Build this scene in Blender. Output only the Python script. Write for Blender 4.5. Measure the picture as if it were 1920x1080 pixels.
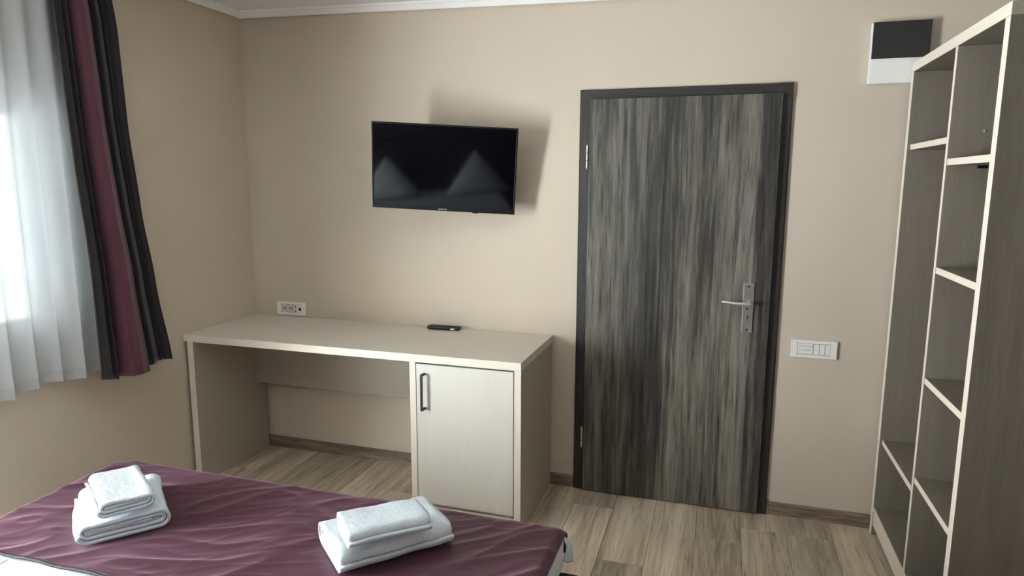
import bpy, bmesh, math, random
from mathutils import Vector, Matrix, noise
R = math.radians
sc = bpy.context.scene
COL = sc.collection
for o in list(bpy.data.objects): bpy.data.objects.remove(o)

# ------------------------------------------------------------------ camera
YAW, PITCH, ROLL, FPX = -0.301626, -0.156958, 0.003159, 1256.94
CAM = Vector((2.53894, -3.19272, 1.54348))
fw = Vector((math.sin(YAW)*math.cos(PITCH), math.cos(YAW)*math.cos(PITCH), math.sin(PITCH)))
r0 = Vector((math.cos(YAW), -math.sin(YAW), 0)); u0 = r0.cross(fw)
cr, srl = math.cos(ROLL), math.sin(ROLL)
rr = r0*cr + u0*srl; uu = u0*cr - r0*srl
cam = bpy.data.objects.new('camera', bpy.data.cameras.new('camera')); COL.objects.link(cam)
m3 = Matrix((rr, uu, -fw)).transposed()
cam.matrix_world = Matrix.Translation(CAM) @ m3.to_4x4()
cam.data.sensor_width = 36; cam.data.lens = FPX/1920*36; cam.data.clip_start = 0.02
sc.camera = cam

# ------------------------------------------------------------------ sky, daylight, exposure
W = bpy.data.worlds.new('overcast_sky'); sc.world = W; W.use_nodes = True
bg = W.node_tree.nodes['Background']
bg.inputs['Color'].default_value = (0.95, 0.975, 1.0, 1); bg.inputs['Strength'].default_value = 1.0
WY0, WY1, WZ0, WZ1 = -1.99, -1.09, 0.86, 1.93          # window opening in the left wall
DY_0, DY_1, DZ_0, DZ_1 = -3.10, -2.14, 0.02, 1.95      # glazed balcony door further along the same wall
for y0_, y1_, z0_, z1_ in ((WY0, WY1, WZ0, WZ1), (DY_0, DY_1, DZ_0, DZ_1)):      # sampling portals: they emit nothing
    pl = bpy.data.lights.new('window_portal', 'AREA'); pl.shape = 'RECTANGLE'
    pl.size = z1_-z0_; pl.size_y = y1_-y0_; pl.cycles.is_portal = True
    po = bpy.data.objects.new('window_portal', pl); COL.objects.link(po)
    po.location = (-0.255, (y0_+y1_)/2, (z0_+z1_)/2); po.rotation_euler = (0, R(-90), 0)
vs = sc.view_settings
vs.view_transform = 'Standard'; vs.look = 'None'; vs.gamma = 1; vs.use_curve_mapping = False
vs.exposure = 6.15
cy = sc.cycles
cy.max_bounces = 12; cy.diffuse_bounces = 7; cy.transparent_max_bounces = 12; cy.sample_clamp_indirect = 6
cy.use_denoising = True

# ------------------------------------------------------------------ helpers
def lin(*c):
    return tuple(((v/255)/12.92 if v/255 <= .04045 else ((v/255+.055)/1.055)**2.4) for v in c) + (1,)
ORG = {}
def tag(o, label=None, cat=None, group=None, kind=None):
    if label: o['label'] = label
    if cat: o['category'] = cat
    if group: o['group'] = group
    if kind: o['kind'] = kind
    return o
def thing(name, loc, label, cat, rz=0, group=None, kind=None):
    o = bpy.data.objects.new(name, None); COL.objects.link(o); o.empty_display_size = .05
    o.location = loc; o.rotation_euler = (0, 0, rz); ORG[o.name] = Vector(loc)
    return tag(o, label, cat, group, kind)
def link(name, me, mat, parent=None):
    o = bpy.data.objects.new(name, me); COL.objects.link(o)
    if mat is not None and not me.materials: me.materials.append(mat)
    if parent is not None: o.parent = parent
    return o
def obj(name, bm, mat, parent=None, local=False, smooth=False, loc=None):
    """bm in world coordinates unless local; the parent's origin is taken off. Returns one mesh object."""
    me = bpy.data.meshes.new(name)
    if parent is not None and not local:
        off = ORG[parent.name]; bmesh.ops.translate(bm, vec=-off, verts=bm.verts)
    if parent is None and loc is not None and not local:
        bmesh.ops.translate(bm, vec=-Vector(loc), verts=bm.verts)
    bmesh.ops.recalc_face_normals(bm, faces=bm.faces)
    bm.to_mesh(me); bm.free()
    if smooth:
        for p in me.polygons: p.use_smooth = True
    o = link(name, me, mat, parent)
    if parent is None and loc is not None: o.location = loc
    ORG[o.name] = ORG[parent.name] if parent is not None else Vector(loc or (0, 0, 0))
    return o
def box(bm, x0, x1, y0, y1, z0, z1, bev=0, seg=2):
    vs_ = [bm.verts.new(p) for p in ((x0,y0,z0),(x1,y0,z0),(x1,y1,z0),(x0,y1,z0),(x0,y0,z1),(x1,y0,z1),(x1,y1,z1),(x0,y1,z1))]
    fs = [bm.faces.new([vs_[i] for i in f]) for f in ((3,2,1,0),(4,5,6,7),(0,1,5,4),(1,2,6,5),(2,3,7,6),(3,0,4,7))]
    if bev:
        es = list({e for f in fs for e in f.edges})
        bmesh.ops.bevel(bm, geom=es, offset=bev, segments=seg, profile=.6, affect='EDGES')
    return bm
def B(*a, **k): return box(bmesh.new(), *a, **k)
def cyl(bm, p0, p1, r0_, r1_=None, n=16, cap=True):
    p0, p1 = Vector(p0), Vector(p1); r1_ = r0_ if r1_ is None else r1_
    d = (p1-p0).normalized(); a = d.orthogonal().normalized(); b = d.cross(a)
    A = [bm.verts.new(p0+(a*math.cos(t)+b*math.sin(t))*r0_) for t in [2*math.pi*i/n for i in range(n)]]
    C = [bm.verts.new(p1+(a*math.cos(t)+b*math.sin(t))*r1_) for t in [2*math.pi*i/n for i in range(n)]]
    for i in range(n): bm.faces.new((A[i], A[(i+1)%n], C[(i+1)%n], C[i]))
    if cap: bm.faces.new(A[::-1]); bm.faces.new(C)
    return bm
def tube(bm, pts, rads, n=12):
    rings = []
    for i, p in enumerate(pts):
        p = Vector(p); q0 = Vector(pts[max(i-1, 0)]); q1 = Vector(pts[min(i+1, len(pts)-1)])
        d = (q1-q0).normalized(); a = d.cross(Vector((0.05, .1, 1))).normalized(); b = d.cross(a)
        rx, rz = rads[i] if isinstance(rads[i], tuple) else (rads[i], rads[i])
        rings.append([bm.verts.new(p+a*math.cos(t)*rx+b*math.sin(t)*rz) for t in [2*math.pi*k/n for k in range(n)]])
    for A, C in zip(rings, rings[1:]):
        for i in range(n): bm.faces.new((A[i], A[(i+1)%n], C[(i+1)%n], C[i]))
    bm.faces.new(rings[0][::-1]); bm.faces.new(rings[-1])
    return bm
def prism(bm, poly, axis, a0, a1):
    """poly: 2-D outline in the two other axes (in xyz order), run along axis from a0 to a1"""
    def P(u, v, a):
        l = [u, v]; l.insert(axis, a); return l
    A = [bm.verts.new(P(u, v, a0)) for u, v in poly]; C = [bm.verts.new(P(u, v, a1)) for u, v in poly]
    n = len(poly)
    for i in range(n): bm.faces.new((A[i], A[(i+1)%n], C[(i+1)%n], C[i]))
    bm.faces.new(A[::-1]); bm.faces.new(C)
    return bm
def grid(bm, nu, nv, f):
    V = [[bm.verts.new(f(i/nu, j/nv)) for j in range(nv+1)] for i in range(nu+1)]
    for i in range(nu):
        for j in range(nv): bm.faces.new((V[i][j], V[i+1][j], V[i+1][j+1], V[i][j+1]))
    return V
def sstep(a, b, x):
    t = min(1, max(0, (x-a)/(b-a))); return t*t*(3-2*t)

# ------------------------------------------------------------------ materials
class NT:
    def __init__(s, name):
        s.m = bpy.data.materials.new(name); s.m.use_nodes = True; s.t = s.m.node_tree
        s.b = s.t.nodes['Principled BSDF']; s.out = s.t.nodes['Material Output']
    def n(s, typ, ins=None, **kw):
        nd = s.t.nodes.new(typ)
        for k, v in kw.items(): setattr(nd, k, v)
        for k, v in (ins or {}).items():
            if hasattr(v, 'is_output'): s.t.links.new(v, nd.inputs[k])
            else: nd.inputs[k].default_value = v
        return nd
    def set(s, k, v):
        if hasattr(v, 'is_output'): s.t.links.new(v, s.b.inputs[k])
        else: s.b.inputs[k].default_value = v
    def ramp(s, fac, stops):
        r = s.n('ShaderNodeValToRGB', {'Fac': fac}); e = r.color_ramp.elements
        while len(e) > 1: e.remove(e[-1])
        e[0].position, e[0].color = stops[0]
        for p, c in stops[1:]:
            k = e.new(p); k.color = c
        return r.outputs['Color']
    def bump(s, h, strength, dist=.002):
        s.set('Normal', s.n('ShaderNodeBump', {'Height': h, 'Strength': strength, 'Distance': dist}).outputs['Normal'])
def plain(name, col, rough=.5, metal=0, bump=0, bscale=200, var=0, spec=.5):
    q = NT(name); q.set('Base Color', col); q.set('Roughness', rough); q.set('Metallic', metal); q.set('Specular IOR Level', spec)
    if bump or var:
        tc = q.n('ShaderNodeTexCoord').outputs['Object']
    if bump:
        q.bump(q.n('ShaderNodeTexNoise', {'Vector': tc, 'Scale': bscale, 'Detail': 4}).outputs['Fac'], bump)
    if var:
        f = q.n('ShaderNodeTexNoise', {'Vector': tc, 'Scale': 2.2, 'Detail': 3}).outputs['Fac']
        lo = tuple(c*(1-var) for c in col[:3])+(1,); hi = tuple(min(1, c*(1+var)) for c in col[:3])+(1,)
        q.set('Base Color', q.ramp(f, [(.3, lo), (.7, hi)]))
    return q.m
def wood(name, axis, stops, scale=1.0, rough=.5, rnd=True, stave=None, bump=.25, tone=.5, squash=.06, rings=75.0, figure=.10):
    """printed timber: long grain along axis (0,1,2), object coordinates, each object offset at random"""
    q = NT(name); tc = q.n('ShaderNodeTexCoord').outputs['Object']
    vec = tc
    rn = q.n('ShaderNodeObjectInfo').outputs['Random']
    if rnd:
        mul = q.n('ShaderNodeMath', {0: rn, 1: 37.0}, operation='MULTIPLY').outputs[0]
        comb = q.n('ShaderNodeCombineXYZ', {'X': mul, 'Y': mul, 'Z': mul}).outputs[0]
        vec = q.n('ShaderNodeVectorMath', {0: tc, 1: comb}, operation='ADD').outputs[0]
    sq = [1, 1, 1]; sq[axis] = squash
    st = q.n('ShaderNodeVectorMath', {0: vec, 1: tuple(sq)}, operation='MULTIPLY').outputs[0]
    # slow wander so the grain is not ruler straight
    wn = q.n('ShaderNodeTexNoise', {'Vector': st, 'Scale': 9*scale, 'Detail': 2}).outputs['Color']
    wv = q.n('ShaderNodeVectorMath', {0: wn, 1: (-.5, -.5, -.5)}, operation='ADD').outputs[0]
    wv = q.n('ShaderNodeVectorMath', {0: wv, 'Scale': .05/scale}, operation='SCALE').outputs[0]
    st2 = q.n('ShaderNodeVectorMath', {0: st, 1: wv}, operation='ADD').outputs[0]
    broad = q.n('ShaderNodeTexNoise', {'Vector': st2, 'Scale': 16*scale, 'Detail': 3, 'Roughness': .55}).outputs['Fac']
    fine = q.n('ShaderNodeTexNoise', {'Vector': st2, 'Scale': 85*scale, 'Detail': 5, 'Roughness': .65}).outputs['Fac']
    mix = q.n('ShaderNodeMix', {0: .5, 2: broad, 3: fine}).outputs[0]
    # flame figure: dark lines along the contours of a slow noise, broken by fine pores
    slow = q.n('ShaderNodeTexNoise', {'Vector': st2, 'Scale': 7*scale, 'Detail': 1.5, 'Roughness': .4}).outputs['Fac']
    sn = q.n('ShaderNodeMath', {0: q.n('ShaderNodeMath', {0: slow, 1: rings}, operation='MULTIPLY').outputs[0]}, operation='SINE').outputs[0]
    sn = q.n('ShaderNodeMath', {0: q.n('ShaderNodeMath', {0: sn, 1: 0.0}, operation='MAXIMUM').outputs[0], 1: 5.0}, operation='POWER').outputs[0]
    pore = q.n('ShaderNodeTexNoise', {'Vector': st, 'Scale': 190*scale, 'Detail': 2, 'Roughness': .6}).outputs['Fac']
    pr = q.n('ShaderNodeMapRange', {0: pore, 1: .56, 2: .72, 3: 0.0, 4: 1.0}).outputs[0]
    dk_ = q.n('ShaderNodeMath', {0: sn, 1: .5, 2: pr}, operation='MULTIPLY_ADD').outputs[0]
    mix = q.n('ShaderNodeMath', {0: dk_, 1: -figure, 2: mix}, operation='MULTIPLY_ADD').outputs[0]
    if stave:
        sx = q.n('ShaderNodeSeparateXYZ', {0: tc}).outputs['X']
        k = q.n('ShaderNodeMath', {0: sx, 1: 1/stave}, operation='MULTIPLY').outputs[0]
        k = q.n('ShaderNodeMath', {0: k}, operation='FLOOR').outputs[0]
        wnz = q.n('ShaderNodeTexWhiteNoise', {'W': k}, noise_dimensions='1D').outputs['Value']
        mix = q.n('ShaderNodeMath', {0: wnz, 1: .11, 2: mix}, operation='MULTIPLY_ADD').outputs[0]
        mix = q.n('ShaderNodeMath', {0: mix, 1: .055}, operation='SUBTRACT').outputs[0]
    colr = q.ramp(mix, stops)
    if rnd:
        g = q.n('ShaderNodeMath', {0: rn, 1: tone, 2: 1-tone/2}, operation='MULTIPLY_ADD').outputs[0]
        colr = q.n('ShaderNodeMix', {0: 1.0, 6: colr, 7: q.n('ShaderNodeCombineXYZ', {'X': g, 'Y': g, 'Z': g}).outputs[0]}, data_type='RGBA', blend_type='MULTIPLY').outputs[2]
    q.set('Base Color', colr); q.set('Roughness', rough)
    q.bump(fine, bump, .001)
    return q.m

M = {}
M['wall'] = plain('painted_plaster', (.56, .478, .395, 1), .75, bump=.12, bscale=160, var=.02)
M['ceiling'] = plain('ceiling_paint', (.78, .78, .77, 1), .8, bump=.05, bscale=120)
M['cornice'] = plain('cornice_paint', (.85, .85, .84, 1), .55)
M['floor_base'] = plain('screed', (.06, .05, .042, 1), .8)
M['plank'] = wood('oak_laminate', 1, [(.22, lin(104, 89, 75)), (.40, lin(166, 149, 130)), (.54, lin(198, 182, 163)), (.74, lin(230, 216, 198))], .72, .42, tone=.36, bump=.2, figure=.12)
M['skirt'] = wood('skirting_laminate', 0, [(.30, lin(74, 58, 50)), (.5, lin(122, 104, 90)), (.72, lin(176, 158, 138))], 1.6, .5, tone=.2)
M['door'] = wood('dark_oak_veneer', 2, [(.30, lin(32, 30, 28)), (.43, lin(64, 61, 57)), (.56, lin(108, 103, 95)), (.74, lin(150, 143, 132))], 0.62, .42, rnd=False, stave=.085, bump=.5, squash=.05, rings=60.0, figure=.095)
M['casing'] = wood('dark_casing_veneer', 2, [(.3, lin(24, 22, 21)), (.55, lin(50, 47, 45)), (.78, lin(74, 70, 66))], 1.5, .4, rnd=False, bump=.3)
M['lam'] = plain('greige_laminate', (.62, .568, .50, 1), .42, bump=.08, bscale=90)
M['lam_front'] = wood('pale_front_laminate', 2, [(.25, (.61, .58, .535, 1)), (.75, (.68, .65, .605, 1))], 1.4, .42, rnd=False, bump=.06, figure=.06)
M['edge'] = plain('cream_edge_band', (.75, .67, .585, 1), .42)
M['lam_side'] = plain('darker_laminate', (.37, .332, .278, 1), .45, bump=.08, bscale=90)  # darker tone than the desk top, for side and modesty panels
M['taupe'] = wood('taupe_laminate', 2, [(.25, (.17, .144, .112, 1)), (.75, (.235, .203, .162, 1))], 1.2, .5, rnd=False, bump=.25)
M['steel'] = plain('brushed_steel', (.72, .72, .71, 1), .32, 1, bump=.05, bscale=400)
M['dark_steel'] = plain('gunmetal', (.06, .06, .06, 1), .35, .8)
M['black'] = plain('black_plastic', (.008, .008, .009, 1), .4, spec=.25)
M['matt_black'] = plain('matt_black_plastic', (.014, .013, .014, 1), .6)
M['screen'] = plain('glossy_screen', (.002, .002, .003, 1), .06, spec=.42)
M['white_plastic'] = plain('white_plastic', (.78, .77, .74, 1), .35)
M['grey_plastic'] = plain('grey_plastic', (.42, .41, .39, 1), .4)
M['pvc'] = plain('white_pvc', (.82, .80, .76, 1), .35)
M['tinted'] = plain('smoked_plastic', (.018, .016, .018, 1), .3)
M['logo'] = plain('logo_silver', (.8, .8, .8, 1), .4)
M['frame_fabric'] = plain('dark_upholstery', (.018, .010, .012, 1), .8, bump=.2, bscale=300)
M['ground'] = plain('pale_gravel', (.60, .59, .56, 1), .9, bump=.3, bscale=30, var=.08)
M['render'] = plain('white_house_render', (.80, .79, .76, 1), .9)
M['roof'] = plain('grey_roof', (.22, .19, .17, 1), .8)
M['soffit'] = plain('soffit_boards', (.42, .38, .33, 1), .7)
M['brass'] = plain('hinge_metal', (.66, .60, .48, 1), .35, 1)
def cloth_mat(name, col, rough, weave=350, bump=.3, sheen=0, big=0):
    q = NT(name); tc = q.n('ShaderNodeTexCoord').outputs['Object']
    q.set('Base Color', col); q.set('Roughness', rough); q.set('Sheen Weight', sheen); q.set('Specular IOR Level', .25)
    h = q.n('ShaderNodeTexNoise', {'Vector': tc, 'Scale': weave, 'Detail': 3}).outputs['Fac']
    if big:
        b2 = q.n('ShaderNodeTexNoise', {'Vector': tc, 'Scale': big, 'Detail': 4}).outputs['Fac']
        h = q.n('ShaderNodeMath', {0: b2, 1: 2.5, 2: h}, operation='MULTIPLY_ADD').outputs[0]
    q.bump(h, bump, .003)
    return q
M['towel'] = cloth_mat('terry_cloth', (.56, .61, .665, 1), .95, 420, .6, .1, 60).m
M['sheet'] = cloth_mat('white_cotton', (.46, .50, .54, 1), .85, 600, .1, .1).m
q = cloth_mat('burgundy_satin', (.056, .014, .027, 1), .42, 700, .08, .55)
q.set('Sheen Tint', (.72, .48, .62, 1)); q.set('Sheen Roughness', .35); q.set('Specular IOR Level', .45); M['runner'] = q.m
def drape_mat(name, col, tcol, mixf, transp=0, fabric=0):
    q = NT(name); t = q.t
    d = q.n('ShaderNodeBsdfDiffuse', {'Color': col}); tr = q.n('ShaderNodeBsdfTranslucent', {'Color': tcol})
    mx = q.n('ShaderNodeMixShader', {0: mixf, 1: d.outputs[0], 2: tr.outputs[0]})
    o = mx.outputs[0]
    if transp:
        tp = q.n('ShaderNodeBsdfTransparent', {'Color': (1, 1, 1, 1)})
        f = transp
        if fabric:
            tc = q.n('ShaderNodeTexCoord').outputs['Object']
            st = q.n('ShaderNodeVectorMath', {0: tc, 1: (1, 30, 260)}, operation='MULTIPLY').outputs[0]
            nz = q.n('ShaderNodeTexNoise', {'Vector': st, 'Scale': 1.0, 'Detail': 3}).outputs['Fac']
            f = q.n('ShaderNodeMath', {0: nz, 1: fabric, 2: transp-fabric/2}, operation='MULTIPLY_ADD').outputs[0]
        m2 = q.n('ShaderNodeMixShader', {0: f, 1: o, 2: tp.outputs[0]}); o = m2.outputs[0]
    t.links.new(o, q.out.inputs['Surface'])
    return q.m
q = cloth_mat('aubergine_drape', (.03, .02, .03, 1), .6, 500, .12, .35)
uvn = q.n('ShaderNodeUVMap', uv_map='weave').outputs[0]
su = q.n('ShaderNodeSeparateXYZ', {0: uvn}).outputs['X']
q.set('Base Color', q.ramp(su, [(.0, (.009, .007, .010, 1)), (.20, (.012, .009, .016, 1)), (.225, (.085, .022, .038, 1)), (.42, (.075, .019, .034, 1)), (.455, (.012, .010, .017, 1)), (1, (.008, .007, .009, 1))]))
M['drape'] = q.m
M['sheer'] = drape_mat('white_voile', (.80, .82, .84, 1), (.050, .055, .060, 1), .45, .009, .004)
M['hem'] = drape_mat('white_voile_hem', (.8, .8, .8, 1), (.05, .052, .055, 1), .5, .002)
q = NT('window_glass')
gl = q.n('ShaderNodeBsdfGlossy', {'Color': (1, 1, 1, 1), 'Roughness': 0.0}); tp = q.n('ShaderNodeBsdfTransparent', {'Color': (.93, .96, .95, 1)})
mx = q.n('ShaderNodeMixShader', {0: .06, 1: tp.outputs[0], 2: gl.outputs[0]}); q.t.links.new(mx.outputs[0], q.out.inputs['Surface']); M['glass'] = q.m

# ------------------------------------------------------------------ the room
XR, YB = 3.76, -3.62                     # right wall, rear wall (behind the camera)
CZ0, CSL = 2.441, -.0257                 # ceiling height at the left wall, fall towards the right
cz = lambda x: CZ0 + CSL*x
S_ = dict(kind='structure')
fl = tag(obj('floor', B(-.25, XR+.15, YB-.15, .15, -.06, -.008), M['floor_base'], loc=(0, 0, 0)), 'grey brown oak laminate floor laid lengthways towards the door wall', 'floor', **S_)
random.seed(4)
PW, PL, GAP = .192, 1.28, .0012
def plank_mesh(w, l):
    bm = bmesh.new(); box(bm, GAP/2, w-GAP/2, GAP/2, l-GAP/2, -.008, 0, .0012, 1)
    me = bpy.data.meshes.new('plank'); bm.to_mesh(me); bm.free(); return me
full = plank_mesh(PW, PL)
x = 0; row = 0
while x < XR-.01:
    w = min(PW, XR-x); y = YB - random.choice([.2, .55, .85, 1.1, .4])
    while y < -.01:
        y0, y1 = max(y, YB), min(y+PL, 0)
        me = full if (abs(w-PW) < 1e-6 and y1-y0 > PL-1e-4) else plank_mesh(w, y1-y0)
        if y1-y0 > .03:
            o = link('plank', me, M['plank'], fl); o.location = (x, y0, 0)
        y += PL
    x += PW
WT = 2.46
M['accent'] = plain('aubergine_wall_paint', (.045, .025, .032, 1), .75, bump=.12, bscale=160)
def slab_wall(name, bm, label, mat='wall'): return tag(obj(name, bm, M[mat], loc=(0, 0, 0)), label, 'wall', **S_)
bm = bmesh.new(); prism(bm, [(-.25, 0), (XR+.15, 0), (XR+.15, cz(XR)+.01), (-.25, cz(-.25)+.01)], 1, 0, .15)
slab_wall('wall_back', bm, 'beige painted wall carrying the television and the dark door')
bm = bmesh.new()
zt = cz(0)+.012
box(bm, -.25, 0, YB, DY_0, 0, zt); box(bm, -.25, 0, DY_1, WY0, 0, zt); box(bm, -.25, 0, WY1, 0, 0, zt)
box(bm, -.25, 0, DY_0, DY_1, 0, DZ_0); box(bm, -.25, 0, DY_0, DY_1, DZ_1, zt)
box(bm, -.25, 0, WY0, WY1, 0, WZ0); box(bm, -.25, 0, WY0, WY1, WZ1, zt)
bmesh.ops.remove_doubles(bm, verts=bm.verts, dist=1e-5)
slab_wall('wall_left', bm, 'beige painted wall with the curtained window')
slab_wall('wall_right', B(XR, XR+.15, YB, 0, 0, cz(XR)+.01), 'beige painted wall behind the open shelving unit')
bm = bmesh.new(); prism(bm, [(-.25, 0), (XR+.15, 0), (XR+.15, cz(XR)+.01), (-.25, cz(-.25)+.01)], 1, YB-.15, YB)
slab_wall('wall_rear', bm, 'dark aubergine painted wall behind the bed head', 'accent')
bm = bmesh.new(); prism(bm, [(-.25, cz(-.25)), (XR+.15, cz(XR+.15)), (XR+.15, cz(XR+.15)+.1), (-.25, cz(-.25)+.1)], 1, YB-.15, .15)
tag(obj('ceiling', bm, M['ceiling'], loc=(0, 0, 0)), 'white painted ceiling falling slightly to the right', 'ceiling', **S_)
# cornices: small stepped coving
def cornice_profile(): return [(0, 0), (.006, -.001), (.008, -.032), (.012, -.034), (.016, -.030), (.030, -.012), (.036, -.010), (.040, 0)]
def cornice_back(x0, x1):
    bm = bmesh.new(); A = []
    for xx in (x0, x1):
        A.append([bm.verts.new((xx, -d, cz(xx)+z)) for d, z in cornice_profile()])
    n = len(A[0])
    for i in range(n): bm.faces.new((A[0][i], A[0][(i+1)%n], A[1][(i+1)%n], A[1][i]))
    bm.faces.new(A[0][::-1]); bm.faces.new(A[1]); return bm
t = tag(obj('trim_1', cornice_back(0, 1.9205), M['cornice'], loc=(0, 0, 0)), 'white cornice along the top of the door wall', 'cornice', **S_)
obj('cornice_length', cornice_back(1.9225, XR), M['cornice'], t)
bm = bmesh.new(); prism(bm, [(d, cz(0)+z) for d, z in cornice_profile()], 1, YB, 0)
tag(obj('trim_2', bm, M['cornice'], loc=(0, 0, 0)), 'white cornice along the top of the window wall', 'cornice', **S_)
# skirtings
SK = .062
def skirting(name, bm, label): return tag(obj(name, bm, M['skirt'], loc=(0, 0, 0)), label, 'skirting', **S_)
def skp(d0, s): return [(d0, 0), (d0-s*.014, 0), (d0-s*.014, SK-.008), (d0-s*.008, SK), (d0, SK)]
bm = bmesh.new(); prism(bm, skp(0, 1), 0, .0, 1.879); skirting('baseboard_back', bm, 'wood look skirting running behind the desk up to the door')
bm = bmesh.new(); prism(bm, skp(0, 1), 0, 2.815, XR); o = skirting('baseboard_back_right', bm, 'wood look skirting between the door and the shelving unit')
obj('end_cap', B(2.807, 2.816, -.016, 0, 0, SK+.003, .001), M['skirt'], o)
bm = bmesh.new(); prism(bm, skp(0, -1), 1, DY_1+.01, -.015); skirting('baseboard_left', bm, 'wood look skirting under the window')
bm = bmesh.new(); prism(bm, skp(XR, 1), 1, YB, -1.06); skirting('baseboard_right', bm, 'wood look skirting along the right wall')

# ------------------------------------------------------------------ window
win = thing('window_1', (-.12, (WY0+WY1)/2, WZ0), 'white plastic window with two sashes behind the sheer curtain', 'window', **S_)
FX0, FX1 = -.155, -.085
def ring(y0, y1, z0, z1, w, x0, x1, bev=.006):
    bm = bmesh.new()
    box(bm, x0, x1, y0, y0+w, z0, z1, bev); box(bm, x0, x1, y1-w, y1, z0, z1, bev)
    box(bm, x0, x1, y0+w, y1-w, z0, z0+w, bev); box(bm, x0, x1, y0+w, y1-w, z1-w, z1, bev); return bm
obj('window_frame', ring(WY0, WY1, WZ0, WZ1, .070, FX0, FX1), M['pvc'], win)
ym = (WY0+WY1)/2
obj('mullion', B(FX0, FX1, ym-.03, ym+.03, WZ0+.055, WZ1-.055, .006), M['pvc'], win)
for a, b in ((WY0+.045, ym-.012), (ym+.012, WY1-.045)):
    sh = obj('sash', ring(a, b, WZ0+.045, WZ1-.045, .095, FX0+.012, FX1+.018, .009), M['pvc'], win)
    obj('pane', B(-.124, -.118, a+.06, b-.06, WZ0+.105, WZ1-.105), M['glass'], sh)
    bm = bmesh.new(); side = b-.035 if a < ym-.1 else a+.035
    box(bm, FX1+.018, FX1+.028, side-.014, side+.014, 1.33, 1.40, .003); box(bm, FX1+.028, FX1+.05, side-.009, side+.009, 1.27, 1.385, .004)
    obj('handle', bm, M['white_plastic'], sh)
obj('window_sill', B(-.085, .035, WY0-.02, WY1+.02, WZ0-.028, WZ0, .006), M['pvc'], win)
obj('outer_sill', B(-.30, -.155, WY0-.02, WY1+.02, WZ0-.03, WZ0-.005, .004), M['pvc'], win)
bal = thing('door_2', (-.12, (DY_0+DY_1)/2, DZ_0), 'white glazed balcony door left of the window', 'door', **S_)
obj('door_frame', ring(DY_0, DY_1, DZ_0, DZ_1, .05, FX0, FX1), M['pvc'], bal)
sh = obj('door_leaf', ring(DY_0+.04, DY_1-.04, DZ_0+.04, DZ_1-.04, .075, FX0+.012, FX1+.018, .009), M['pvc'], bal)
obj('pane', B(-.124, -.118, DY_0+.11, DY_1-.11, DZ_0+.11, DZ_1-.11), M['glass'], sh)
bm = bmesh.new(); side = DY_1-.075
box(bm, FX1+.018, FX1+.028, side-.014, side+.014, 1.02, 1.09, .003); box(bm, FX1+.028, FX1+.05, side-.009, side+.009, .96, 1.075, .004); obj('handle', bm, M['white_plastic'], sh)
# outside, as far as the window shows it; eave deepened to cut sky light
ev = thing('roof_eave', (-.25, 0, 1.95), 'boarded roof overhang above the window outside, deepened to cut sky light', 'eave', **S_)
for i in range(12):
    obj('soffit_board', B(-.37-.12*i, -.255-.12*i, -4, .6, 1.965, 1.985, .003), M['soffit'], ev)
obj('fascia', B(-1.715, -1.695, -4, .6, 1.93, 2.10, .004), M['render'], ev)
obj('roof_slope', prism(bmesh.new(), [(-1.78, 2.08), (-.25, 2.52), (-.25, 2.58), (-1.78, 2.12)], 1, -4, .6), M['roof'], ev)
hs = thing('neighbour_house', (-8, 3.0, -5), 'white rendered house across the yard seen through the sheer', 'house')
obj('wall', B(-10, -7, -1.5, 5.5, -5, -1.95), M['render'], hs)
bm = bmesh.new(); prism(bm, [(-6.7, -2.0), (-8.5, -.75), (-10.3, -2.0)], 1, -1.8, 5.8); obj('roof', bm, M['roof'], hs)
for yy in (-.4, 1.4, 3.2):
    w_ = obj('window', B(-7.02, -6.96, yy, yy+.8, -3.3, -2.45, .01), M['pvc'], hs)
    obj('pane', B(-6.965, -6.955, yy+.08, yy+.72, -3.22, -2.53), M['tinted'], w_)

# ------------------------------------------------------------------ door
dr = thing('door_1', (2.343, 0, 0), 'dark grey oak veneer door in a matching frame', 'door', **S_)
DX0, DX1, DZ = 1.8808, 2.8056, 1.9666
LX0, LX1, LZ = 1.932, 2.764, 1.921
CT = .016
cas = obj('door_frame', prism(bmesh.new(), [(DX0, 0), (DX0, -CT+.004), (DX0+.006, -CT), (LX0+.02, -CT), (LX0+.02, 0)], 2, 0, DZ), M['casing'], dr)
obj('frame_post', prism(bmesh.new(), [(DX1, 0), (DX1, -CT+.004), (DX1-.006, -CT), (LX1-.02, -CT), (LX1-.02, 0)], 2, 0, DZ), M['casing'], dr)
M['casing_h'] = wood('dark_casing_veneer_across', 0, [(.3, lin(24, 22, 21)), (.55, lin(50, 47, 45)), (.78, lin(74, 70, 66))], 1.5, .4, rnd=False, bump=.3)
obj('frame_head', prism(bmesh.new(), [(0, LZ-.02), (-CT-.0005, LZ-.02), (-CT-.0005, DZ-.006), (-CT+.004, DZ), (0, DZ)], 0, DX0+.001, DX1-.001), M['casing_h'], dr)
LY = -.036
leaf = obj('door_leaf', B(LX0, LX1, LY, -CT-.001, .008, LZ, .002), M['door'], dr)
# hinges
for z0, z1 in ((1.608, 1.71), (.232, .33)):
    bm = cyl(bmesh.new(), (LX0-.010, LY+.006, z0), (LX0-.010, LY+.006, z1), .006, n=14)
    cyl(bm, (LX0-.010, LY+.006, z0-.006), (LX0-.010, LY+.006, z0), .003, .005, 12); cyl(bm, (LX0-.010, LY+.006, z1), (LX0-.010, LY+.006, z1+.006), .005, .003, 12)
    hg = obj('hinge', bm, M['brass'], dr, smooth=False)
    for f in (.36, .68):
        zz = z0+(z1-z0)*f; obj('knuckle_joint', cyl(bmesh.new(), (LX0-.010, LY+.006, zz-.0012), (LX0-.010, LY+.006, zz+.0012), .0063, n=14), M['dark_steel'], hg)
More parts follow.
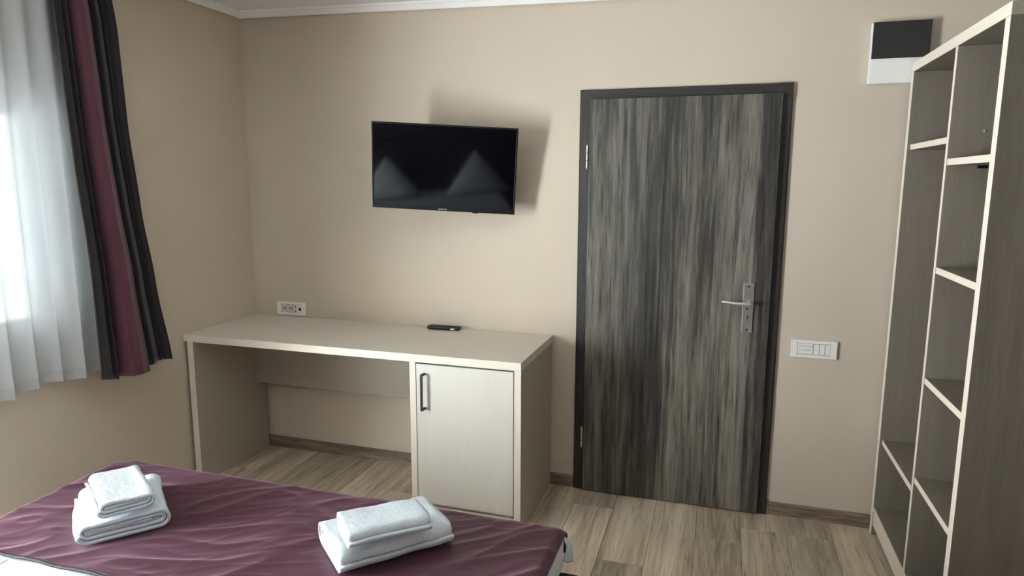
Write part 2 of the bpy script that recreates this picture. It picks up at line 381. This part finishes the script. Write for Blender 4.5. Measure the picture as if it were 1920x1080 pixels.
# lock plate and lever
PX0, PX1, PZ0, PZ1 = 2.648, 2.694, .872, 1.098
py = LY-.006
plate = obj('lock_plate', B(PX0, PX1, py-.002, LY+.001, PZ0, PZ1, .0035, 3), M['steel'], leaf); plate['label'] = 'brushed steel lock plate'
pc = (PX0+PX1)/2
for zz in (PZ1-.014, PZ0+.014):
    bm = cyl(bmesh.new(), (pc, py-.001, zz), (pc, py-.0035, zz), .0048, .004, 14); obj('screw', bm, M['dark_steel'], leaf)
LZV = 1.008
bm = cyl(bmesh.new(), (pc+.004, py, LZV), (pc+.004, py-.012, LZV), .0115, .0105, 20); cyl(bm, (pc+.004, py-.012, LZV), (pc+.004, py-.048, LZV), .0085, n=16)
obj('lever_neck', bm, M['steel'], leaf, smooth=False)
yl = py-.046
bm = tube(bmesh.new(), [(pc+.016, yl, LZV-.001), (pc+.008, yl-.002, LZV), (pc-.02, yl-.003, LZV+.001), (pc-.06, yl-.001, LZV+.003), (pc-.105, yl+.003, LZV+.007), (pc-.117, yl+.006, LZV+.008)],
          [(.006, .006), (.009, .010), (.0085, .0095), (.007, .0075), (.006, .006), (.004, .004)], 14)
obj('lever_handle', bm, M['steel'], leaf, smooth=True)
bm = cyl(bmesh.new(), (pc+.001, py-.001, .945), (pc+.001, py-.005, .945), .0085, n=18); box(bm, pc-.0035, pc+.0055, py-.005, py-.001, .922, .945)
obj('cylinder_lock', bm, M['steel'], leaf)
obj('keyhole', B(pc-.0004, pc+.0024, py-.0056, py-.0045, .938, .952), M['black'], leaf)
obj('spindle_screw', cyl(bmesh.new(), (pc-.002, py-.001, .982), (pc-.002, py-.003, .982), .0042, n=12), M['dark_steel'], leaf)

# ------------------------------------------------------------------ desk
ZD, YD, XD = .7875, -.562, 1.7616
dk = thing('desk', (XD/2, YD/2, 0), 'greige laminate writing desk with a cupboard at its right end', 'desk')
def ebox(name, x0, x1, y0, y1, z0, z1, mat, parent, face, th=.0012, bev=.0012, extra=.0):
    """board with a thin edge band on its front face ('y' = towards -y, 'x' = towards -x)"""
    if face == 'y':
        o = obj(name, B(x0, x1, y0+th, y1, z0, z1, bev), mat, parent)
        obj('edge_band', B(x0+.0003, x1-.0003, y0, y0+th+.001, z0+.0003, z1-.0003, .0006, 1), M['edge'], o if o.parent and o.parent.parent is None else parent)
    else:
        o = obj(name, B(x0+th, x1, y0, y1, z0, z1, bev), mat, parent)
        obj('edge_band', B(x0, x0+th+.001, y0+.0003, y1-.0003, z0+.0003, z1-.0003, .0006, 1), M['edge'], o)
    return o
ebox('desk_top', .002, XD, YD, -.002, ZD-.036, ZD, M['lam'], dk, 'y')
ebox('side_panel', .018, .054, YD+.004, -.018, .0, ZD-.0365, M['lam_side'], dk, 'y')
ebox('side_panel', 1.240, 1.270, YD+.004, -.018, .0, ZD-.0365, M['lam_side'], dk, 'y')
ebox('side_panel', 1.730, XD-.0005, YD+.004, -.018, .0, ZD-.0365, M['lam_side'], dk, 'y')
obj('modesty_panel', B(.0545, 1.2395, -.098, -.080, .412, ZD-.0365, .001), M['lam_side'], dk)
obj('cupboard_back', B(1.2705, 1.7295, -.04, -.03, .085, ZD-.0365), M['lam'], dk)
obj('cupboard_floor', B(1.2705, 1.7295, YD+.03, -.04, .07, .086), M['lam'], dk)
obj('plinth', B(1.2705, 1.7295, YD+.012, YD+.028, 0, .0695), M['edge'], dk)
cd = obj('cupboard_door', B(1.2735, 1.7265, YD+.003, YD+.021, .089, .744, .0012), M['lam_front'], dk)
hx = 1.312; bm = bmesh.new(); yh = YD+.003
box(bm, hx-.0055, hx+.0055, yh-.034, yh-.027, .538, .706, .0015)
box(bm, hx-.0055, hx+.0055, yh-.033, yh, .538, .548, .0015); box(bm, hx-.0055, hx+.0055, yh-.033, yh, .696, .706, .0015)
h = obj('bar_handle', bm, M['dark_steel'], cd); h['label'] = 'dark metal bar handle'

# remote control
rm = thing('remote_control', (1.195, -.055, ZD), 'slim black remote control lying on the desk top', 'remote control', rz=R(2))
bm = box(bmesh.new(), -.087, .087, -.021, .021, 0.001, .019, .006, 3)
for v in bm.verts:
    if v.co.z < .006: v.co.x *= .97; v.co.y *= .9
obj('body', bm, M['black'], rm, local=True)
bm = bmesh.new()
obj('battery_lid', B(-.075, -.02, -.016, .016, .0185, .0195, .0004), M['matt_black'], rm, local=True)
for i in range(9):
    for j in range(3):
        o = obj('button', cyl(bmesh.new(), (-.005+i*.009, -.011+j*.011, .0185), (-.005+i*.009, -.011+j*.011, .0202), .003, n=8), M['matt_black'], rm, local=True)
obj('sticker', B(.042, .064, -.0218, -.0209, .006, .012), M['white_plastic'], rm, local=True)['label'] = 'pale sticker on the side'

# ------------------------------------------------------------------ wall sockets by the desk
def mounting(name, loc, label, cat):
    return thing(name, loc, label, cat)
so = mounting('wall_socket', (.2425, -.001, .8), 'long white double socket plate just above the desk', 'socket')
SX0, SX1, SZ0, SZ1 = .1495, .3355, .7955, .8715
def plate_ring(x0, x1, z0, z1, wx, wz, y0, y1, bev=.002):
    bm = bmesh.new(); box(bm, x0, x0+wx, y0, y1, z0, z1, bev); box(bm, x1-wx, x1, y0, y1, z0, z1, bev)
    box(bm, x0+wx, x1-wx, y0, y1, z0, z0+wz, bev); box(bm, x0+wx, x1-wx, y0, y1, z1-wz, z1, bev); return bm
obj('cover_frame', plate_ring(SX0, SX1, SZ0, SZ1, .026, .014, -.010, -.001), M['white_plastic'], so)
obj('insert', B(SX0+.026, SX1-.026, -.006, -.001, SZ0+.014, SZ1-.014), M['grey_plastic'], so)
for cx_ in (.198, .240):
    zc = (SZ0+SZ1)/2
    bm = bmesh.new(); n = 24; ri, ro = .0165, .0205
    rings = []
    for r_, y_ in ((ro, -.0062), (ro, -.0085), (ri, -.0085), (ri, -.0066)):
        rings.append([bm.verts.new((cx_+r_*math.cos(2*math.pi*k/n), y_, zc+r_*math.sin(2*math.pi*k/n))) for k in range(n)])
    for a_, b_ in zip(rings, rings[1:]):
        for k in range(n): bm.faces.new((a_[k], a_[(k+1)%n], b_[(k+1)%n], b_[k]))
    s_ = obj('socket_cup', bm, M['white_plastic'], so)
    obj('socket_well', cyl(bmesh.new(), (cx_, -.0060, zc), (cx_, -.0068, zc), .0164, n=20), M['grey_plastic'], s_)
    for dx_ in (-.0085, .0085):
        obj('pin_hole', cyl(bmesh.new(), (cx_+dx_, -.0068, zc), (cx_+dx_, -.0072, zc), .003, n=10), M['black'], s_)
    for dz_ in (-.0145, .0145):
        obj('earth_clip', B(cx_-.002, cx_+.002, -.0080, -.0066, zc+dz_-.002, zc+dz_+.002), M['steel'], s_)
obj('data_module', B(.264, .285, -.0085, -.006, SZ0+.016, SZ1-.016, .001), M['white_plastic'], so)
for zz in (.820, .843): obj('usb_port', B(.2695, .2745, -.009, -.0082, zz-.007, zz+.007), M['black'], so)
obj('aerial_module', B(.286, .309, -.0085, -.006, SZ0+.016, SZ1-.016, .001), M['white_plastic'], so)
obj('data_jack', B(.2915, .3055, -.0092, -.0082, .8235, .8395, .001), M['black'], so)

# ------------------------------------------------------------------ light switch by the door
sw = mounting('light_switch', (2.962, -.001, .768), 'white switch plate with three rockers beside the dark door', 'light switch')
QX0, QX1, QZ0, QZ1 = 2.866, 3.056, .769, .849
obj('cover_frame', plate_ring(QX0, QX1, QZ0, QZ1, .026, .014, -.012, -.001), M['white_plastic'], sw)
obj('insert', B(QX0+.026, QX1-.026, -.008, -.001, QZ0+.014, QZ1-.014), M['grey_plastic'], sw)
for i, (a, b) in enumerate(((2.9605, 2.9825), (2.9855, 3.0045), (3.0075, 3.0285))):
    bm = prism(bmesh.new(), [(-.008, QZ0+.017), (-.0135, QZ0+.017), (-.011, (QZ0+QZ1)/2), (-.0115, QZ1-.017), (-.008, QZ1-.017)], 0, a, b)
    obj('rocker', bm, M['white_plastic'], sw)
card = obj('blank_module', B(2.893, 2.957, -.011, -.008, QZ0+.017, QZ1-.016, .001), M['white_plastic'], sw)
random.seed(9)
for r_ in range(2):
    xx = 2.900
    while xx < 2.95:
        w_ = random.uniform(.002, .0055); zz = .822-r_*.018
        obj('print_mark', B(xx, xx+w_, -.0113, -.0109, zz-random.uniform(.002, .004), zz+random.uniform(.001, .004)), M['grey_plastic'], card); xx += w_+random.uniform(.0012, .003)

# ------------------------------------------------------------------ fuse box
fb = thing('fuse_box', (3.19, -.001, 1.945), 'white wall fuse box with a smoked black lid above the shelving unit', 'fuse box')
GX0, GX1 = 3.086, 3.298
obj('housing', B(GX0, GX1, -.028, -.001, 1.946, 2.186, .004), M['white_plastic'], fb)
ld = obj('lid', B(GX0+.004, GX1+.002, -.034, -.0285, 2.044, 2.187, .002), M['tinted'], fb); ld['label'] = 'smoked black hinged lid'
obj('lid_catch', B((GX0+GX1)/2-.012, (GX0+GX1)/2+.012, -.036, -.034, 2.046, 2.052, .001), M['matt_black'], ld)

# ------------------------------------------------------------------ television on a swivel arm
k_ = .935
TVC = CAM + (Vector((1.1909, -.0208, 1.6082)) - CAM)*k_
tyaw, ttilt, troll = .2591, -.1453, -.0501
nrm = Vector((math.sin(tyaw)*math.cos(ttilt), -math.cos(tyaw)*math.cos(ttilt), math.sin(ttilt)))
rx = Vector((math.cos(tyaw), math.sin(tyaw), 0)); ux = rx.cross(-nrm)
if ux.z < 0: ux = -ux
c_, s_ = math.cos(troll), math.sin(troll)
r2 = rx*c_+ux*s_; u2 = ux*c_-rx*s_
TW, TH = .732*k_, .432*k_
tv = thing('television', (0, 0, 0), 'black flat television angled out from the beige wall above the desk', 'television')
tv.matrix_world = Matrix.Translation(TVC) @ Matrix((r2, u2, nrm)).transposed().to_4x4()   # local x right, y up, z towards the room
w2, h2 = TW/2, TH/2
bm = bmesh.new(); box(bm, -w2, w2, -h2, -h2+.018, -.012, 0, .002); box(bm, -w2, w2, h2-.008, h2, -.012, 0, .002)
box(bm, -w2, -w2+.008, -h2+.018, h2-.008, -.012, 0, .002); box(bm, w2-.008, w2, -h2+.018, h2-.008, -.012, 0, .002)
bz = obj('bezel', bm, M['black'], tv, local=True)
obj('screen', B(-w2+.007, w2-.007, -h2+.017, h2-.007, -.010, -.003), M['screen'], tv, local=True)
bm = box(bmesh.new(), -w2+.004, w2-.004, -h2+.004, h2-.004, -.020, -.0105, .003)
obj('back_shell', bm, M['matt_black'], tv, local=True)
obj('rear_housing', B(-w2*.62, w2*.62, -h2+.02, h2*.35, -.046, -.0195, .010, 3), M['matt_black'], tv, local=True)
obj('infrared_window', B(.14, .168, -h2-.004, -h2+.002, -.010, -.003, .001), M['black'], tv, local=True)
cu = bpy.data.curves.new('logo', 'FONT'); cu.body = 'SAMSUNG'; cu.size = .0085; cu.align_x = 'CENTER'; cu.align_y = 'CENTER'; cu.extrude = .0003; cu.space_character = 1.1
to = bpy.data.objects.new('logo', cu); COL.objects.link(to)
dg = bpy.context.evaluated_depsgraph_get(); lm = bpy.data.meshes.new_from_object(to.evaluated_get(dg)); bpy.data.objects.remove(to)
lm.materials.clear()
lg = link('logo', lm, M['logo'], tv); lg.location = (-.003, -h2+.0085, .0004)
# wall bracket: plate on the wall, two arms, plate on the set; built in the set's own axes
inv = tv.matrix_world.inverted()
def wl(p): return inv @ Vector(p)
WPX, WPZ = TVC.x+.06, TVC.z+.0
bm = box(bmesh.new(), WPX-.04, WPX+.04, -.014, -.001, WPZ-.09, WPZ+.09, .002)
for v in bm.verts: v.co = wl(v.co)
obj('wall_plate', bm, M['matt_black'], tv, local=True)
backc = tv.matrix_world @ Vector((.02, -.02, -.050))
elb = Vector((WPX-.08, (backc.y-.014)/2-.01, WPZ-.01))
for nm, a, b in (('swivel_arm', Vector((WPX, -.014, WPZ)), elb), ('swivel_arm', elb, backc)):
    bm = bmesh.new()
    for dz in (-.03, .03): cyl(bm, wl(a+Vector((0, 0, dz))), wl(b+Vector((0, 0, dz))), .011, n=10)
    obj(nm, bm, M['matt_black'], tv, local=True)
bm = cyl(bmesh.new(), wl(elb-Vector((0, 0, .045))), wl(elb+Vector((0, 0, .045))), .016, n=14); obj('arm_joint', bm, M['matt_black'], tv, local=True)
obj('set_plate', B(-.05, .09, -.09, .05, -.054, -.0455, .002), M['matt_black'], tv, local=True)

# ------------------------------------------------------------------ open shelving wardrobe
wx0, wx1 = 3.2404, 3.742
wy1, wy0, wh = -.040, -1.026, 2.019
wd = thing('shelving_unit', ((wx0+wx1)/2, (wy0+wy1)/2, 0), 'tall open taupe shelving unit with cream front edges along the right wall', 'shelving unit')
T = .030
M['taupe_shaded'] = wood('taupe_laminate_shaded', 2, [(.25, (.055, .047, .035, 1)), (.75, (.105, .092, .071, 1))], 1.6, .5, rnd=False, bump=.6)  # coarser-grained taupe with the near side's shade put into its colour
def wbox(name, y0, y1, z0, z1, x0=wx0, x1=wx1-.009, mat='taupe'): return ebox(name, x0, x1, y0, y1, z0, z1, M[mat], wd, 'x', th=.0016)
wbox('side_panel', wy1-T, wy1, 0, wh-.0365)
wbox('side_panel', wy0, wy0+T+.003, 0, wh-.0365, mat='taupe_shaded')
wbox('top_panel', wy0, wy1, wh-.036, wh)
wbox('bottom_panel', wy0+T+.0035, wy1-T-.0005, .110, .132, x0=wx0+.002)
obj('plinth', B(wx0+.004, wx0+.02, wy0+T+.0035, wy1-T-.0005, .047, .1095, .001), M['edge'], wd)
DY0, DY1 = -.604, -.586
wbox('divider', DY0, DY1, .1325, wh-.0365)
for zt_ in (1.624, 1.262, .873, .505): wbox('shelf', wy0+T+.0035, DY0-.0005, zt_-.022, zt_, x0=wx0+.003)
for zt_ in (1.698, .443): wbox('shelf', DY1+.0005, wy1-T-.0005, zt_-.022, zt_, x0=wx0+.012)
obj('back_board', B(wx1-.0085, wx1-.001, wy0+.002, wy1-.002, .02, wh-.002), M['taupe'], wd)
obj('shelf_bracket', B(wx0+.09, wx0+.115, DY0-.013, DY0-.0005, 1.592, 1.6015, .001), M['black'], wd)
obj('screw_cap', cyl(bmesh.new(), (wx0+.10, DY0, 1.712), (wx0+.10, DY0-.002, 1.712), .005, n=12), M['lam_side'], wd)

# ------------------------------------------------------------------ bed
BX0, BX1, BY1, BY0, BZ = .455, 2.140, -1.372, -3.44, .515
bd = thing('bed', ((BX0+BX1)/2, (BY0+BY1)/2, 0), 'dark upholstered double bed frame with headboard standing in the room centre', 'bed')
obj('side_rail', B(BX1-.06, BX1+.052, BY0, BY1-.02, .10, .40, .012), M['frame_fabric'], bd)
obj('side_rail', B(BX0-.03, BX0+.06, BY0, BY1-.02, .10, .40, .012), M['frame_fabric'], bd)
obj('foot_rail', B(BX0+.061, BX1-.061, BY1-.10, BY1-.02, .10, .398, .012), M['frame_fabric'], bd)
obj('slat_deck', B(BX0+.061, BX1-.061, BY0+.01, BY1-.101, .34, .395), M['frame_fabric'], bd)
obj('headboard', B(BX0-.03, BX1+.052, BY0-.09, BY0-.001, .06, 1.0, .025, 3), M['frame_fabric'], bd)
for xx in (BX0+.05, BX1-.02):
    for yy in (BY0+.08, BY1-.09): obj('leg', cyl(bmesh.new(), (xx, yy, 0), (xx, yy, .10), .022, .028, 12), M['frame_fabric'], bd)
mt = thing('mattress', ((BX0+BX1)/2, (BY0+BY1)/2, .401), 'mattress made up with a white cotton sheet on the bed frame', 'mattress')
bm = box(bmesh.new(), BX0, BX1, BY0, BY1, .401, BZ, .022, 4)
bmesh.ops.subdivide_edges(bm, edges=[e for e in bm.edges if e.calc_length() > .3], cuts=24, use_grid_fill=True)
for v in bm.verts:
    n_ = noise.noise(v.co*6)*.003
    v.co.z += n_ if v.co.z > .5 else 0
    if v.co.x > BX1-.03 and v.co.z < .48: v.co.x += noise.noise(Vector((v.co.y*9, v.co.z*3, 0)))*.006
obj('sheet', bm, M['sheet'], mt, smooth=True)
def crease(u, v):   # raised seam of the top sheet
    y = -1.985-1.4*u; return Vector((.72+.010*math.sin(u*7)+.004*v, y, BZ+.003*math.sin(math.pi*v)+.0035))
bm = bmesh.new(); grid(bm, 40, 6, crease); obj('seam', bm, M['sheet'], mt, smooth=True)
# loose sheet corner hanging out at the foot
def flap(u, v):
    s = v
    out = .012+.030*math.sin(min(1, s*2.2)*math.pi/2)*(1-.25*s)
    x = BX1-.012+out*(.35+.65*u)+.004*math.sin(5*u+3*s); y = BY1+.004-.020*(1-u)+.010*math.sin(4*s+2*u)*s
    z = .506-.008*u-.074*s*(1-.12*abs(u-.5))
    return Vector((x, y, z))
bm = bmesh.new(); grid(bm, 12, 18, flap)
fo = obj('loose_corner', bm, M['sheet'], mt, smooth=True); sm = fo.modifiers.new('thickness', 'SOLIDIFY'); sm.thickness = .003
fo['label'] = 'crumpled loose corner of the white sheet'

# runner: burgundy satin throw over the foot of the bed
RY0, RY1 = -1.968, BY1+.006
def fold(x, y):
    v = Vector((x, y, 0))
    d = noise.noise(Vector((x*3.0+y*2.2, y*4.5-x*1.2, 1.3)))
    wa = noise.noise(Vector((x*2.1, y*2.1, 7)))*.09
    ridge = 1-abs(noise.noise(Vector(((x*.9+y*1.1)*3.6+wa*9, (y*.9-x*.62+wa)*9.0, 4.7))))*2.2
    r3 = 1-abs(noise.noise(Vector(((x*.8+y*1.2)*5+3, (y*.95-x*.6)*19, 8.7))))*2.4
    return .0060*d+.0062*max(0, ridge)**1.9+.0016*max(0, r3)**2
towels_at = [(.85, -1.73, .17), (1.676, -1.612, .19)]
def run(u, v):
    # u across the bed with a short overhang at the left, v from head side to foot side with an overhang at the foot
    Lx = BX1-BX0; s = -.004+u*(Lx+.008)
    x = BX0+s
    Ly = RY1-RY0; hang = .075
    w = v*(Ly+hang); y = RY0+min(w, Ly-.012)
    z = BZ+.0065; r = .018
    if w > Ly-.012:
        e = w-(Ly-.012); a = min(e/r, math.pi/2)
        y = RY1-.012+r*math.sin(a); z = BZ+.0065-r*(1-math.cos(a))
        if e > r*math.pi/2: z -= e-r*math.pi/2
        y += .004+.004*noise.noise(Vector((x*7, 3.1, 0)))
    else:
        f = fold(x, y); damp = 1.0
        for tx, ty, tr in towels_at: damp *= sstep(tr*.75, tr*1.25, math.hypot(x-tx, y-ty))
        edge = sstep(0, .03, min(x-BX0+.004, BX1+.004-x)+.004)
        z += f*(.12+.88*damp)*(.3+.7*edge)
        y += .006*noise.noise(Vector((x*4, 0, 9)))*(1-v)
    dl, drr = x-BX0, BX1-x
    for d in (dl, drr):
        if d < .03: z -= .012*(1-max(0, d+.004)/.034)**2
    # rounded foot corner at the window side
    cl = max(0, .12-(x-BX0))/.12
    if v > .6: y -= .045*cl*cl*sstep(.6, 1, v)
    return Vector((x, y, z))
bm = bmesh.new(); grid(bm, 260, 130, run)
rn_ = obj('bed_runner', bm, M['runner'], smooth=True, loc=(1.3, -1.67, BZ+.002))
tag(rn_, 'burgundy satin runner spread across the foot of the bed', 'bed runner')
sm = rn_.modifiers.new('thickness', 'SOLIDIFY'); sm.thickness = .0035; sm.offset = 0
hem = bmesh.new()
pts = [run(i/120, 0)+Vector((0, -.002, -.0008)) for i in range(121)]
tube(hem, pts, [.0045]*121, 8)
M['runner_hem'] = plain('dark_hem_thread', (.010, .004, .006, 1), .7)
o = obj('hem', hem, M['runner_hem'], rn_, smooth=True)

# towels ------------------------------------------------------------------
def towel(name, cx_, cy_, z0, ang, Wd, L, H, label, seed, turns=2.3, t=.0105, tilt=0, sag=.004):
    """a bath towel folded over on itself: flattened spiral profile (local x,z) run along local y"""
    o = thing(name, (cx_, cy_, z0), label, 'towel', rz=R(ang), group='white towels folded in pairs on the bed runner')
    pts = []
    gap = .003
    kmax = turns
    per = 48
    n = int(per*turns)
    for i in range(n+1):
        tt = i/per; ph = (tt-.215)*2*math.pi
        hh = max(.0015, H/2-t/2-tt*(t+gap)); ww = max(.03, Wd/2-t/2-tt*(t+gap)*.9)
        # stadium point at phase ph: start at the middle of the underside
        c, s = math.sin(ph), -math.cos(ph)
        ex = 5.0 if Wd/H > 2.2 else 4.0
        x_ = ww*math.copysign(abs(c)**(2/ex), c); rr_ = hh
        # keep rounded ends: height follows a circle near the ends
        e_ = max(0, (abs(x_)-(ww-hh))/hh); e_ = min(1, e_)
        zz = math.copysign(rr_*math.sqrt(max(0, 1-e_*e_)), s) if abs(c) < .99999 else 0
        pts.append((x_, H/2+zz))
    nl = 26
    bm = bmesh.new()
    def f(u, v):
        i = min(n, int(round(u*n))); x_, z_ = pts[i]
        y_ = (v-.5)*L
        turn = i/per
        # inner layers end a little inside the outer one, ends wavy
        y_ *= 1-.018*turn-.008*noise.noise(Vector((x_*7, turn*.7+seed, v)))
        nz = noise.noise(Vector((x_*9+seed, y_*9, z_*9+turn*5)))
        fac = sstep(0.1, .9, z_/H)
        z_ = z_ - sag*fac*(1-(2*x_/Wd)**2) + (nz*.006+noise.noise(Vector((x_*26, y_*26, seed)))*.0022)*fac
        x_ = x_ + noise.noise(Vector((seed, y_*11, z_*20)))*.007 + tilt*(z_-H/2)
        cr_ = (abs(v-.5)*2)**6
        z_ = H/2+(z_-H/2)*(1-.10*cr_*fac)
        return Vector((x_, y_, max(.0055, z_)))
    grid(bm, n, nl, f)
    b = obj('cloth', bm, M['towel'], o, local=True, smooth=True)
    sm = b.modifiers.new('thickness', 'SOLIDIFY'); sm.thickness = t*.9; sm.offset = 0
    # woven border band and the hemmed free edge showing between the layers
    bm = bmesh.new(); hh = H/2
    grid(bm, 10, 20, lambda u, v: Vector((Wd/2*(.18+.62*u), (v-.5)*L*.93, H*.40+.004*math.sin(v*5+seed)+.002*u)))
    e = obj('inner_fold', bm, M['towel'], o, local=True, smooth=True); sm = e.modifiers.new('thickness', 'SOLIDIFY'); sm.thickness = .006
    return o
TZ = BZ+.0100
towel('bath_towel', .828, -1.712, TZ, 50, .250, .290, .074, 'larger folded white towel under the small one, nearer the window', 1.0)
towel('hand_towel', .846, -1.727, TZ+.0725, 56, .158, .250, .056, 'small folded white towel on top, nearer the window', 5.0, turns=2.2, t=.009)
towel('bath_towel', 1.669, -1.602, TZ, 137.5, .235, .325, .078, 'larger folded white towel under the small one, nearer the door', 9.0, turns=2.4)
towel('hand_towel', 1.697, -1.663, TZ+.0765, 134, .155, .225, .060, 'small folded white towel on top, nearer the door', 13.0, turns=2.2, t=.010)

# pillows stood corner up at the bed head (they show in the television's screen)
def pillow(loc, label):
    o_ = bmesh.new(); bw, ph, th = .60, .375, .085
    def side(sgn):
        def f(u, v):
            a = u*2-1; hw = bw/2*((1-v)**.95)+.012
            e = max(0, 1-abs(a)**2.4)**.5*(max(0, 1-v)**.55)*min(1, (v*9)**.5)
            return Vector((a*hw, sgn*th*e-.10*v+.008*noise.noise(Vector((a*3, v*4, sgn+loc[0])))*e, .004+ph*v*(1-.05*a*a)))
        return f
    grid(o_, 22, 26, side(1)); grid(o_, 22, 26, side(-1))
    bmesh.ops.remove_doubles(o_, verts=o_.verts, dist=.0004)
    p = obj('pillow', o_, M['sheet'], local=True, smooth=True, loc=loc)
    return tag(p, label, 'pillow', 'white pillows at the bed head')
for xx, side in ((1.10, 'nearer the window'), (1.925, 'nearer the door')):
    pillow((xx, -3.22, BZ+.002), 'white pillow stood corner up against the headboard, %s' % side)

# ------------------------------------------------------------------ curtains
tr_ = thing('curtain_rail', (.09, -1.75, 2.41), 'white ceiling curtain rail over the window', 'curtain rail')
obj('track', B(.055, .135, -3.55, -.80, 2.385, 2.432, .003), M['pvc'], tr_)
ZT = 2.384
# y of the outer (room corner) edge and the window-side edge of the drape by height
def interp(tab, z):
    for (z0, a), (z1, b) in zip(tab, tab[1:]):
        if z0 >= z >= z1: t_ = (z0-z)/(z0-z1); t_ = t_*t_*(3-2*t_)*.5+t_*.5; return a+(b-a)*t_
    return tab[0][1] if z > tab[0][0] else tab[-1][1]
RE = [(2.39, -.900), (2.16, -.872), (1.79, -.866), (1.43, -.838), (1.11, -.795), (.70, -.730)]
LE = [(2.39, -1.172), (1.92, -1.165), (1.64, -1.160), (1.2, -1.142), (.70, -1.148)]
FOLD = [(0, .035), (.045, .062), (.09, .012), (.15, .058), (.195, .020), (.25, .078), (.33, .092), (.42, .082), (.47, .030), (.51, .012), (.57, .062), (.62, .058), (.66, .010), (.71, .048), (.76, .006), (.84, .030), (.92, .034), (1.0, -.012)]
def fold_at(u, v):
    u = min(1, max(0, u+.012*math.sin(v*2.2+u*5)))
    for (a, p), (b, q_) in zip(FOLD, FOLD[1:]):
        if a <= u <= b:
            t_ = (u-a)/(b-a); return p+(q_-p)*t_*t_*(3-2*t_)
    return FOLD[-1][1]
def drape(u, v):
    z = ZT-v*(ZT-.735)
    y0, y1 = interp(LE, z), interp(RE, z)
    x = .075+.012*v+fold_at(u, v)*(.62+.75*v)
    y = y0+(y1-y0)*u+.006*math.sin(u*31)*v
    zb = z-v*.012*math.sin(u*8)-.02*v*sstep(.3, .5, u)*(1-sstep(.5, .62, u))
    return Vector((max(.045, x), y, zb))
bm = bmesh.new(); V_ = grid(bm, 200, 60, drape)
uvl = bm.loops.layers.uv.new('weave'); idx = {v: (i/200, j/60) for i, r_ in enumerate(V_) for j, v in enumerate(r_)}
for f_ in bm.faces:
    for l_ in f_.loops: l_[uvl].uv = idx[l_.vert]
cu_ = obj('drape', bm, M['drape'], smooth=True, loc=(.12, -1.0, .74))
tag(cu_, 'dark aubergine drape hanging in folds beside the sheer curtain', 'curtain')
sm = cu_.modifiers.new('thickness', 'SOLIDIFY'); sm.thickness = .0012
bm = bmesh.new(); tube(bm, [drape(0, i/50)+Vector((.001, -.003, 0)) for i in range(51)], [.0028]*51, 6)
M['braid'] = plain('ochre_selvedge', (.085, .06, .034, 1), .9, bump=.5, bscale=260)
obj('selvedge', bm, M['braid'], cu_)['label'] = 'frayed ochre edge of the drape'
SH0, SH1 = -2.06, -1.075
def sheer(u, v, z0=.752):
    z = ZT-v*(ZT-z0); y = SH0+(SH1-SH0)*u
    ph = u*9.0*2*math.pi+1.3*math.sin(u*7+.5)+.35*math.sin(v*2.4+u*9)
    amp = .007+.011*v
    s = math.sin(ph)
    x = .052+.012*v+amp*s+.006*math.sin(u*23)*v
    if u > .93: x -= .01*sstep(.93, 1, u)
    return Vector((max(.041, x), y+.012*math.cos(ph)*v+.010*v*math.sin(u*5), z+.008*math.sin(u*19)*v))
bm = bmesh.new(); grid(bm, 220, 50, lambda u, v: sheer(u, v*.973))
sh_ = obj('sheer_curtain', bm, M['sheer'], smooth=True, loc=(.06, -1.46, .75))
tag(sh_, 'white sheer voile curtain drawn over the window', 'curtain')
bm = bmesh.new(); grid(bm, 220, 3, lambda u, v: sheer(u, .973+.027*v)+Vector((.0008, 0, 0)))
obj('hem', bm, M['hem'], sh_, smooth=True)
